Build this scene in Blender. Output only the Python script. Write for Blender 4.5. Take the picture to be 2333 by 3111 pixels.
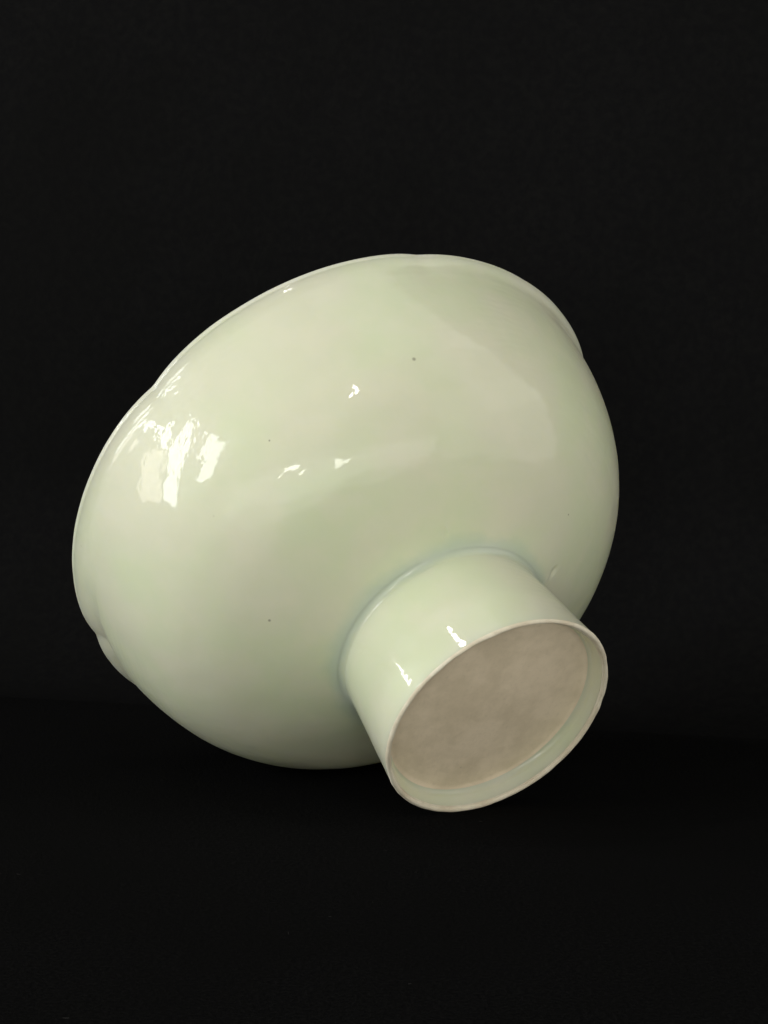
import bpy, math, random
import numpy as np
from mathutils import Matrix, Vector, noise

for o in list(bpy.data.objects):
    bpy.data.objects.remove(o)
scene = bpy.context.scene
COL = scene.collection
random.seed(7)

# ------------------------------------------------------------------ camera
cam_d = bpy.data.cameras.new("camera")
cam = bpy.data.objects.new("camera", cam_d)
COL.objects.link(cam)
cam.location = (0, 0, 0.09845)
cam.rotation_euler = (math.radians(90 - 5.3927), 0, 0)
cam_d.sensor_fit = 'VERTICAL'
cam_d.sensor_height = 24
cam_d.angle_y = math.radians(26)
cam_d.clip_start = 0.01
cam_d.clip_end = 50
scene.camera = cam
scene.render.resolution_x, scene.render.resolution_y = 768, 1024

# ------------------------------------------------------------------ room light
w = bpy.data.worlds.new("World")
scene.world = w
w.use_nodes = True
bg = w.node_tree.nodes["Background"]
bg.inputs["Color"].default_value = (1.0, 0.93, 0.84, 1)      # warm room ambience
bg.inputs["Strength"].default_value = 0.40

CENTRE = Vector((0.0, 0.44, 0.055))
def area(name, az, el, dist, sx, sy, power, col=(1, 1, 1), roll=0, shape='RECTANGLE', spread=180):
    """lamp seen from the bowl at azimuth az (0 = towards camera, + = right) and elevation el"""
    l = bpy.data.lights.new(name, 'AREA')
    l.shape = shape
    l.size, l.size_y = sx, sy
    l.energy = power
    l.color = col
    l.spread = math.radians(spread)
    a, e = math.radians(az), math.radians(el)
    d = Vector((math.sin(a) * math.cos(e), -math.cos(a) * math.cos(e), math.sin(e)))
    o = bpy.data.objects.new(name, l)
    o.location = CENTRE + d * dist
    o.rotation_euler = (d.to_track_quat('Z', 'Y').to_matrix() @ Matrix.Rotation(math.radians(roll), 3, 'Z')).to_euler()
    COL.objects.link(o)
    return o

def rad(L, sx, sy):          # watts giving radiance L on a rectangle
    return L * math.pi * sx * sy

# tall window to the left: bright panes, a dark pier, a pinkish curtain half drawn
area("window_lamp", -73, 15, 1.6, 0.15, 0.80, rad(17.0, .15, .80), (0.95, 0.99, 1.0))
area("window_lamp", -83, 21, 1.6, 0.40, 0.11, rad(17.0, .40, .11), (0.95, 0.99, 1.0), roll=-50)
area("curtain_lamp", -83, 8, 1.6, 0.30, 0.44, rad(7.0, .30, .44), (1.0, 0.90, 0.80))
area("window_lamp", -57, 18, 1.6, 0.25, 0.46, rad(16.0, .25, .46), (0.95, 0.99, 1.0))
area("window_lamp", -105, 21, 1.6, 0.07, 0.20, rad(65.0, .07, .20), (0.98, 1, 0.97))
# added fill lamps: broad ones in front, others at the right and overhead
area("fill_lamp", 0, 0, 1.7, 3.0, 1.5, rad(0.30, 3.0, 1.5), (1.0, 1.0, 0.95))
area("fill_lamp", 2, -5, 1.6, 3.2, 0.80, rad(0.75, 3.2, .80), (1.0, 0.98, 0.94))
area("fill_lamp", 4, -2, 1.5, 2.8, 0.42, rad(1.35, 2.8, .42), (1.0, 0.98, 0.94))
area("fill_lamp", 74, 12, 1.6, 1.5, 1.2, rad(0.85, 1.5, 1.2), (1.0, 0.97, 0.92))
area("fill_lamp", 92, 38, 1.6, 1.4, 1.2, rad(0.75, 1.4, 1.2), (1.0, 1.0, 0.94))
area("top_fill_lamp", 140, 74, 2.2, 2.6, 1.8, rad(0.75, 2.6, 1.8), (0.97, 1.0, 0.93))
# ceiling downlights and two small lights low behind the photographer
area("down_lamp", 7, 46, 1.6, 0.06, 0.06, rad(70, .06, .06), shape='ELLIPSE')
area("down_lamp", -97, 61, 1.6, 0.06, 0.11, rad(80, .06, .11), shape='ELLIPSE')
area("small_lamp", -10, 3.6, 1.4, 0.20, 0.10, rad(26, .20, .10), (1, 1, .9))
area("small_lamp", 9.6, 3.2, 1.4, 0.17, 0.09, rad(18, .17, .09), (1, 1, .9))

vs = scene.view_settings
vs.view_transform = 'Standard'
vs.look = 'None'
vs.gamma = 1
vs.exposure = -0.35
scene.render.engine = 'CYCLES'

# ------------------------------------------------------------------ material helpers
class NT:
    def __init__(s, name):
        s.m = bpy.data.materials.new(name)
        s.m.use_nodes = True
        s.t = s.m.node_tree
        s.b = s.t.nodes["Principled BSDF"]
    def n(s, typ, **kw):
        nd = s.t.nodes.new(typ)
        for k, v in kw.items():
            if k.startswith('i_'):
                nd.inputs[k[2:].replace('_', ' ')].default_value = v
            else:
                setattr(nd, k, v)
        return nd
    def l(s, a, b):
        s.t.links.new(a, b)
    def mixc(s, fac, a, b):
        m = s.n('ShaderNodeMix', data_type='RGBA')
        for sock, v in ((m.inputs[0], fac), (m.inputs[6], a), (m.inputs[7], b)):
            if hasattr(v, 'links'):
                s.l(v, sock)
            else:
                sock.default_value = v if not isinstance(v, tuple) else (*v, 1)
        return m.outputs[2]
    def ramp(s, v, lo, hi, a=0., b=1.):
        r = s.n('ShaderNodeMapRange', interpolation_type='SMOOTHSTEP')
        s.l(v, r.inputs[0])
        for i, x in enumerate((lo, hi, a, b)):
            r.inputs[i + 1].default_value = x
        return r.outputs[0]
    def math(s, op, a, b=0.):
        m = s.n('ShaderNodeMath', operation=op)
        for sock, v in ((m.inputs[0], a), (m.inputs[1], b)):
            if hasattr(v, 'links'):
                s.l(v, sock)
            else:
                sock.default_value = v
        return m.outputs[0]
    def noise(s, vec, scale, detail=2., rough=.5):
        nd = s.n('ShaderNodeTexNoise')
        s.l(vec, nd.inputs['Vector'])
        nd.inputs['Scale'].default_value = scale
        nd.inputs['Detail'].default_value = detail
        nd.inputs['Roughness'].default_value = rough
        return nd.outputs['Fac']
    def specks(s, vec, pts):
        acc = None
        for x, y, z, r in pts:
            d = s.n('ShaderNodeVectorMath', operation='DISTANCE')
            s.l(vec, d.inputs[0])
            d.inputs[1].default_value = (x, y, z)
            q = s.ramp(d.outputs['Value'], r * .45, r * 1.3, 1., 0.)
            acc = q if acc is None else s.math('MAXIMUM', acc, q)
        return acc

H, HJ, R, RF, RJ = 0.0718124, 0.0248867, 0.06, 0.02383, 0.021344

def glaze_material():
    t = NT("celadon_glaze")
    co = t.n('ShaderNodeTexCoord').outputs['Object']
    sp = t.n('ShaderNodeSeparateXYZ')
    t.l(co, sp.inputs[0])
    big = t.noise(co, 38, 2)
    med = t.noise(co, 120, 3, .55)
    fine = t.noise(co, 900, 3, .6)
    base = t.mixc(t.ramp(big, .36, .64), (0.680, 0.732, 0.517), (0.706, 0.718, 0.548))
    base = t.mixc(t.ramp(med, .40, .72, 0, .35), base, (0.77, 0.75, 0.60))
    # glaze pooled blue-green at the join of bowl and foot
    z = sp.outputs['Z']
    wob = t.math('MULTIPLY', t.math('SUBTRACT', med, .5), .0022)
    zz = t.math('ADD', z, wob)
    dj = t.math('ABSOLUTE', t.math('SUBTRACT', zz, HJ - .0006))
    base = t.mixc(t.ramp(dj, .0002, .0016, .5, 0), base, (0.50, 0.62, 0.49))
    # thinner and paler on the lip
    base = t.mixc(t.ramp(zz, H - .0011, H + .0001, 0, .5), base, (0.82, 0.81, 0.66))
    sk = t.specks(co, [(-.0364, -.0007, .0305, .00030), (-.0406, -.0321, .0448, .00020),
                       (-.0148, -.0504, .0463, .00042), (.0224, -.0263, .0295, .00020),
                       (-.0300, -.0120, .0298, .00016), (.0052, -.0512, .0520, .0002)])
    base = t.mixc(t.math('MULTIPLY', sk, .62), base, (0.18, 0.17, 0.11))
    # many fainter iron flecks of uneven size
    vor = t.n('ShaderNodeTexVoronoi')
    vor.inputs['Scale'].default_value = 210
    t.l(co, vor.inputs['Vector'])
    sc = t.n('ShaderNodeSeparateColor')
    t.l(vor.outputs['Color'], sc.inputs[0])
    keep = t.ramp(sc.outputs[0], .86, .99)
    fl = t.math('MULTIPLY', t.ramp(vor.outputs['Distance'], .01, .085, 1, 0), keep)
    base = t.mixc(t.math('MULTIPLY', fl, .30), base, (0.30, 0.28, 0.18))
    t.l(base, t.b.inputs['Base Color'])
    t.b.inputs['Roughness'].default_value = .36
    t.b.inputs['Specular IOR Level'].default_value = .2
    t.b.inputs['Coat Weight'].default_value = .55
    t.b.inputs['Coat Roughness'].default_value = .035
    t.b.inputs['IOR'].default_value = 1.5
    t.b.inputs['Subsurface Weight'].default_value = .65
    t.b.inputs['Subsurface Radius'].default_value = (1.0, .95, .7)
    t.b.inputs['Subsurface Scale'].default_value = .0040
    # orange peel in patches over gentle unevenness of the glaze
    dd = t.n('ShaderNodeVectorMath', operation='DISTANCE')
    t.l(co, dd.inputs[0])
    dd.inputs[1].default_value = (-.0515, -.024, .0605)
    patch = t.math('ADD', t.ramp(dd.outputs['Value'], .006, .016, .75, 0), t.ramp(t.noise(co, 75, 1), .45, .7, .05, .3))
    h1 = t.math('MULTIPLY', t.noise(co, 850, 1, .4), t.math('MULTIPLY', patch, .00004))
    h2 = t.math('MULTIPLY', t.noise(co, 190, 2, .5), .00009)
    # faint throwing rings
    ring = t.math('SINE', t.math('MULTIPLY', t.math('ADD', z, t.math('MULTIPLY', med, .0035)), 3600))
    ring = t.math('MULTIPLY', ring, t.math('MULTIPLY', t.ramp(t.noise(co, 55, 1), .48, .66), .000008))
    hh = t.math('ADD', t.math('ADD', h1, h2), ring)
    bp = t.n('ShaderNodeBump')
    bp.inputs['Strength'].default_value = 1
    bp.inputs['Distance'].default_value = 1
    t.l(hh, bp.inputs['Height'])
    t.l(bp.outputs[0], t.b.inputs['Normal'])
    t.l(bp.outputs[0], t.b.inputs['Coat Normal'])
    return t.m

def biscuit_material(name, c1, c2, rough, spec):
    t = NT(name)
    co = t.n('ShaderNodeTexCoord').outputs['Object']
    big = t.noise(co, 130, 3, .6)
    fine = t.noise(co, 1500, 3, .65)
    base = t.mixc(t.ramp(big, .35, .68), c1, c2)
    base = t.mixc(t.ramp(fine, .50, .75, 0, .14), base, tuple(x * .6 for x in c1))
    sk = t.specks(co, [(.0048, -.0011, .0045, .00032), (-.0001, .0159, .0045, .00032), (.0150, .0002, .0045, .00025)])
    base = t.mixc(t.math('MULTIPLY', sk, .5), base, (.15, .12, .08))
    t.l(base, t.b.inputs['Base Color'])
    t.b.inputs['Roughness'].default_value = rough
    t.b.inputs['Specular IOR Level'].default_value = spec
    sp = t.n('ShaderNodeSeparateXYZ')
    t.l(co, sp.inputs[0])
    rad_ = t.math('SQRT', t.math('ADD', t.math('MULTIPLY', sp.outputs[0], sp.outputs[0]), t.math('MULTIPLY', sp.outputs[1], sp.outputs[1])))
    rings = t.math('MULTIPLY', t.math('SINE', t.math('MULTIPLY', t.math('ADD', rad_, t.math('MULTIPLY', big, .004)), 3800)), .000008)
    bp = t.n('ShaderNodeBump')
    bp.inputs['Strength'].default_value = .8
    bp.inputs['Distance'].default_value = 1
    t.l(t.math('ADD', t.math('MULTIPLY', fine, .00004), t.math('ADD', t.math('MULTIPLY', big, .00016), rings)), bp.inputs['Height'])
    t.l(bp.outputs[0], t.b.inputs['Normal'])
    return t.m

def cloth_material(name, k, bump, lo=.0030, hi=.0064, sc=1300):
    t = NT(name)
    co = t.n('ShaderNodeTexCoord').outputs['Object']
    fib = t.noise(co, sc, 4, .75)
    big = t.noise(co, 14, 3, .6)
    base = t.mixc(t.ramp(fib, .36, .72), tuple(k * v for v in (lo, lo, lo * 1.05)), tuple(k * v for v in (hi, hi, hi * .98)))
    base = t.mixc(t.ramp(big, .35, .7, 0, .4), base, tuple(k * v for v in (.0035, .0035, .0033)))
    t.l(base, t.b.inputs['Base Color'])
    t.b.inputs['Roughness'].default_value = 1
    t.b.inputs['Specular IOR Level'].default_value = 0.0
    bp = t.n('ShaderNodeBump')
    bp.inputs['Strength'].default_value = .7
    bp.inputs['Distance'].default_value = 1
    t.l(t.math('MULTIPLY', fib, bump), bp.inputs['Height'])
    t.l(bp.outputs[0], t.b.inputs['Normal'])
    return t.m

def plain(name, col, rough=.8):
    t = NT(name)
    co = t.n('ShaderNodeTexCoord').outputs['Object']
    t.l(t.mixc(t.noise(co, 300), col, tuple(x * .5 for x in col)), t.b.inputs['Base Color'])
    t.b.inputs['Roughness'].default_value = rough
    t.b.inputs['Specular IOR Level'].default_value = .1
    return t.m

GLAZE = glaze_material()
BASE = biscuit_material("foot_base_biscuit", (.77, .66, .475), (.90, .775, .575), .42, .35)
EDGE = biscuit_material("foot_rim_biscuit", (.72, .64, .48), (.86, .81, .65), .5, .3)
CLOTH = cloth_material("black_cloth", 1.35, .0005)
BACK = cloth_material("black_backdrop", 1.42, .00003, .0042, .0056, 500)

# ------------------------------------------------------------------ black cloth and backdrop
def sheet(name, path, mat, label, nx=160):
    vs_, fs = [], []
    for (s, z) in path:
        for i in range(nx + 1):
            x = (-1 + 2 * i / nx) * (.34 + .2 * min(1, max(0, (s + .3) / .3)))
            y = .515 - .30 * max(-.25, min(.25, x - .02)) + s
            f = min(1, max(0, (s - .01) / .04))
            y += f * .006 * noise.noise(Vector((x * 6 + 2, z * 1.2, 3)))
            vs_.append((x, y, z))
    n = nx + 1
    for j in range(len(path) - 1):
        for i in range(nx):
            fs.append((j * n + i, j * n + i + 1, (j + 1) * n + i + 1, (j + 1) * n + i))
    me = bpy.data.meshes.new(name)
    me.from_pydata(vs_, [], fs)
    me.polygons.foreach_set('use_smooth', [True] * len(fs))
    me.materials.append(mat)
    o = bpy.data.objects.new(name, me)
    COL.objects.link(o)
    o["kind"] = "structure"
    o["label"] = label
rr_ = .055
sheet("tabletop", [(s, 0.) for s in np.linspace(-.30, 0, 90)], CLOTH, "black felt cloth spread flat under the bowl")
sheet("backdrop", [(rr_ * math.sin(q), rr_ * (1 - math.cos(q))) for q in np.linspace(0, math.pi / 2, 40)]
      + [(rr_, z) for z in np.linspace(rr_, .55, 40)[1:]], BACK, "plain black backdrop curving up behind the bowl")

# ------------------------------------------------------------------ the bowl
TK = np.array([0, .08, .18, .3, .44, .58, .7, .8, .88, .94, 1.])
RK = np.array([.023123, .032632, .041402, .047780, .052157, .054796, .056307, .057201, .057750, .058300, .0600])
def prof(t):
    m = np.gradient(RK, TK)
    i = np.clip(np.searchsorted(TK, t) - 1, 0, len(TK) - 2)
    h = TK[i + 1] - TK[i]
    s = (t - TK[i]) / h
    return (2*s**3-3*s**2+1)*RK[i] + (s**3-2*s**2+s)*h*m[i] + (-2*s**3+3*s**2)*RK[i+1] + (s**3-s**2)*h*m[i+1]

NTH = 400
TH = np.linspace(0, 2 * math.pi, NTH, endpoint=False)
ANG = -TH                                   # measured the other way round in the survey of the outline
NOTCH = np.radians([35.5, 93.5, 153.5, 217.5, 277, 336])
def harm(t, h): return h[0]*np.cos(2*t) + h[1]*np.sin(2*t) + h[2]*np.cos(3*t) + h[3]*np.sin(3*t)
HF = harm(ANG, (-.0063, .0010, -.0039, -.0022))
HR = harm(ANG, (-.00096, .01014, .00145, .0054))
HZ = harm(ANG, (.00076, -.00275, .00183, -.00497)) * R
DN = np.min(np.abs((ANG[:, None] - NOTCH + math.pi) % (2 * math.pi) - math.pi), 1)
NA = np.array([.017, .010, .020, .020, .015, .015])[np.argmin(np.abs((ANG[:, None] - NOTCH + math.pi) % (2 * math.pi) - math.pi), 1)]
LOBE = -NA * np.exp(-(np.sqrt(DN**2 + .012**2) - .012) / math.radians(5.2)) + .003

def adist(c, w):
    return np.exp(-(((ANG - math.radians(c) + math.pi) % (2 * math.pi) - math.pi) / math.radians(w))**2)
GROOVE = .0025 * adist(238, 23) + .0009 * adist(34, 16)

def smooth(x, a, b):
    q = np.clip((x - a) / (b - a), 0, 1)
    return q * q * (3 - 2 * q)

def bowl():
    prow, tag = [], []                      # profile points (r, h) and the part each belongs to
    def add(r, h, p): prow.append((r, h)); tag.append(p)
    WALL, FL = .0021, HJ + .0045
    # inside of the bowl, centre to lip
    tin = np.linspace(0, 1, 70)
    T0 = .10
    inner = []
    for t in np.linspace(T0, .965, 70):
        d = (prof(np.array([t + .01]))[0] - prof(np.array([t - .01]))[0]) / (.02 * (H - HJ))
        nrm = math.hypot(1, d)
        wl = WALL + .0012 * (1 - t)
        inner.append((prof(np.array([t]))[0] - wl / nrm, HJ + t * (H - HJ) + wl * d / nrm))
    r0, h0 = inner[0]
    for q in np.linspace(0, 1, 22)[:-1]: add(max(r0 * q, 1e-5), h0 - .0012 * (1 - q * q), 'body')
    for k, (r, h) in enumerate(inner): add(r, h, 'body' if k < 66 else 'lip')
    # rounded lip
    a0, a1 = np.array(inner[-1]), np.array([prof(np.array([.975]))[0], HJ + .975 * (H - HJ)])
    mid, e1 = (a0 + a1) / 2, (a1 - a0) / 2
    up = np.array([.42, 1.]) * .00125
    for q in np.linspace(0, math.pi, 18)[1:-1]:
        p = mid - e1 * math.cos(q) + up * math.sin(q)
        add(p[0], p[1], 'lip')
    tt = np.linspace(.975, .012, 160)
    for t in tt: add(prof(np.array([t]))[0], HJ + t * (H - HJ), 'lip' if t > .972 else 'body')
    # concave join to the foot
    r1, h1 = prow[-1]
    r2, h2 = RJ + .0002, HJ - .0020
    t1 = np.array(prow[-1]) - np.array(prow[-2]); t1 /= np.linalg.norm(t1)
    t2 = np.array([.08, -1]); t2 /= np.linalg.norm(t2)
    L = .0034
    for s in np.linspace(0, 1, 40)[1:]:
        p = (2*s**3-3*s**2+1)*np.array([r1, h1]) + (s**3-2*s**2+s)*t1*L + (-2*s**3+3*s**2)*np.array([r2, h2]) + (s**3-s**2)*t2*L
        add(p[0], p[1], 'body' if s < .55 else 'foot')
    # outside of the foot, slightly flaring
    for h in np.linspace(h2, .0006, 70)[1:]:
        q = 1 - h / h2
        add(r2 + (RF - r2) * q + .000008 * math.sin(h * 860 + .6) * min(1, 4 * q) * min(1, 6 * (1 - q)), h, 'foot')
    # worn edge of the foot
    ew = .00095
    for q in np.linspace(0, math.pi, 18)[1:]:
        add(RF - ew / 2 + ew / 2 * math.cos(q), .0006 - .0006 * math.sin(q), 'foot_rim')
    # inner wall, cove and floor
    dep, rin = .0043, RF - ew
    for h in np.linspace(.0006, dep - .0017, 26)[1:]:
        add(rin - .0014 * (h / dep)**1.0, h, 'foot' if h > .0008 else 'foot_rim')
    rc = rin - .0014 * (dep - .0017) / dep
    for q in np.linspace(0, math.pi / 2, 16)[1:]:
        add(rc - .0017 * (1 - math.cos(q)), dep - .0017 + .0017 * math.sin(q), 'foot' if q < 1.0 else 'foot_base')
    for q in np.linspace(1, 0, 40)[1:]:
        add(max((rc - .0017) * q, 1e-5), dep - .0005 * (1 - q * q) ** 2, 'foot_base')

    P = np.zeros((len(prow), NTH, 3))
    for j, (r, h) in enumerate(prow):
        ht = max(0, (h - HJ) / (H - HJ))
        wr = smooth(ht, .15, 1.0)
        wl = math.exp(-((H - h) / .0075)**2)
        wf = 1 - smooth(h, 0, HJ)
        rr = r * (1 + wr * HR + wl * LOBE + wf * HF)
        if h > HJ: rr = rr - math.exp(-((ht - .875) / .05)**2) * GROOVE
        hh = h + HZ * wr
        P[j, :, 0], P[j, :, 1], P[j, :, 2] = rr * np.cos(TH), rr * np.sin(TH), hh
    # slight hand-made unevenness along the surface, and small dents
    dT = np.roll(P, -1, 1) - np.roll(P, 1, 1)
    dS = np.gradient(P, axis=0)
    N = np.cross(dS, dT); N /= np.maximum(np.linalg.norm(N, axis=2, keepdims=True), 1e-12)
    D = np.zeros(P.shape[:2])
    for j in range(P.shape[0]):
        k = .0 if prow[j][0] < .004 else 1.
        for i in range(NTH):
            v = Vector(P[j, i])
            D[j, i] = k * (.00010 * noise.noise(v * 70) + .000035 * noise.noise(v * 210 + Vector((5, 1, 2))))
            if tag[j] == 'foot_rim': D[j, i] += .00010 * noise.noise(v * 420)
    def dent(x, y, z, rx, depth, dirv):
        q = P - np.array([x, y, z])
        dv = np.array(dirv) / np.linalg.norm(dirv)
        al = q @ dv
        pe = np.sqrt(np.maximum((q**2).sum(2) - al**2, 0))
        return depth * np.exp(-(al / (rx * 2.2))**2 - (pe / rx)**2)
    D -= dent(.0217, -.0145, .0262, .0006, .00045, (.5, -.6, .5))
    D += dent(.0209, -.0138, .0254, .0005, .00028, (.5, -.6, .5))
    D -= dent(-.0084, -.0248, .0262, .00045, .0003, (-.3, -.8, .4))
    D += dent(.0073, .0111, .0043, .0004, .00012, (1, -.2, 0))
    P += N * D[..., None]
    dT = np.roll(P, -1, 1) - np.roll(P, 1, 1)
    dS = np.gradient(P, axis=0)
    N = np.cross(dS, dT); N /= np.maximum(np.linalg.norm(N, axis=2, keepdims=True), 1e-12)
    N[0] = (0, 0, 1); N[-1] = (0, 0, -1)

    def part(name, mat):
        ids, vs_, fs, nr = {}, [], [], []
        def vid(j, i):
            i %= NTH
            if (j, i) not in ids:
                ids[(j, i)] = len(vs_); vs_.append(P[j, i]); nr.append(N[j, i])
            return ids[(j, i)]
        for j in range(len(prow) - 1):
            if tag[j + 1] != name: continue
            for i in range(NTH):
                fs.append((vid(j, i), vid(j, i + 1), vid(j + 1, i + 1), vid(j + 1, i)))
        me = bpy.data.meshes.new(name)
        me.from_pydata([tuple(v) for v in vs_], [], fs)
        me.polygons.foreach_set('use_smooth', [True] * len(fs))
        a = fs[len(fs) // 2]
        fn = np.cross(vs_[a[1]] - vs_[a[0]], vs_[a[2]] - vs_[a[0]])
        if fn @ nr[a[0]] < 0: me.flip_normals()
        me.update()
        me.normals_split_custom_set_from_vertices([tuple(v) for v in nr])
        me.materials.append(mat)
        o = bpy.data.objects.new(name, me)
        COL.objects.link(o)
        return o

    root = bpy.data.objects.new("bowl", None)
    root.empty_display_size = .02
    COL.objects.link(root)
    root["label"] = "pale green glazed porcelain bowl with tall foot lying tipped on black cloth"
    root["category"] = "bowl"
    body, lip = part('body', GLAZE), part('lip', GLAZE)
    foot, frim, fbase = part('foot', GLAZE), part('foot_rim', EDGE), part('foot_base', BASE)
    body.parent = root; foot.parent = root
    lip.parent = body; frim.parent = foot; fbase.parent = foot
    lip.name, frim.name, fbase.name = 'lip', 'foot_rim', 'foot_base'
    fbase["label"] = "recessed beige unglazed base inside the foot"
    M = Matrix(((.839992, -.323761, -.435423, .0219617), (.540198, .423574, .727167, .4135246), (-.0509945, -.846028, .530693, .0201974), (0, 0, 0, 1)))
    low = (P.reshape(-1, 3) @ np.array(M)[2, :3]).min() + M[2][3]
    print("lowest point", low)
    M[2][3] -= low + .0002
    root.matrix_world = M
bowl()

# ------------------------------------------------------------------ lint on the cloth
def lint():
    vs_, fs = [], []
    for k in range(70):
        x, y = random.uniform(-.16, .16), random.uniform(.27, .50)
        L, wd = random.uniform(.0002, .0011), random.uniform(.00002, .00005)
        a, bend = random.uniform(0, 6.28), random.uniform(-1.2, 1.2)
        z = .00012
        n0 = len(vs_)
        for s in range(4):
            for c in range(3):
                q = 2.094 * c
                vs_.append((x - math.sin(a) * wd * math.cos(q), y + math.cos(a) * wd * math.cos(q), z + wd * math.sin(q)))
            x += math.cos(a) * L / 3; y += math.sin(a) * L / 3; a += bend / 3; z += random.uniform(-.00004, .00008)
        for s in range(3):
            for c in range(3):
                fs.append((n0 + s*3 + c, n0 + s*3 + (c+1) % 3, n0 + s*3 + 3 + (c+1) % 3, n0 + s*3 + 3 + c))
    me = bpy.data.meshes.new("lint")
    me.from_pydata(vs_, [], fs)
    me.materials.append(plain("lint_fibre", (.03, .029, .027)))
    o = bpy.data.objects.new("lint", me)
    COL.objects.link(o)
    o["kind"] = "stuff"
    o["label"] = "fine grey lint fibres scattered on the black cloth"
    o["category"] = "lint"
lint()
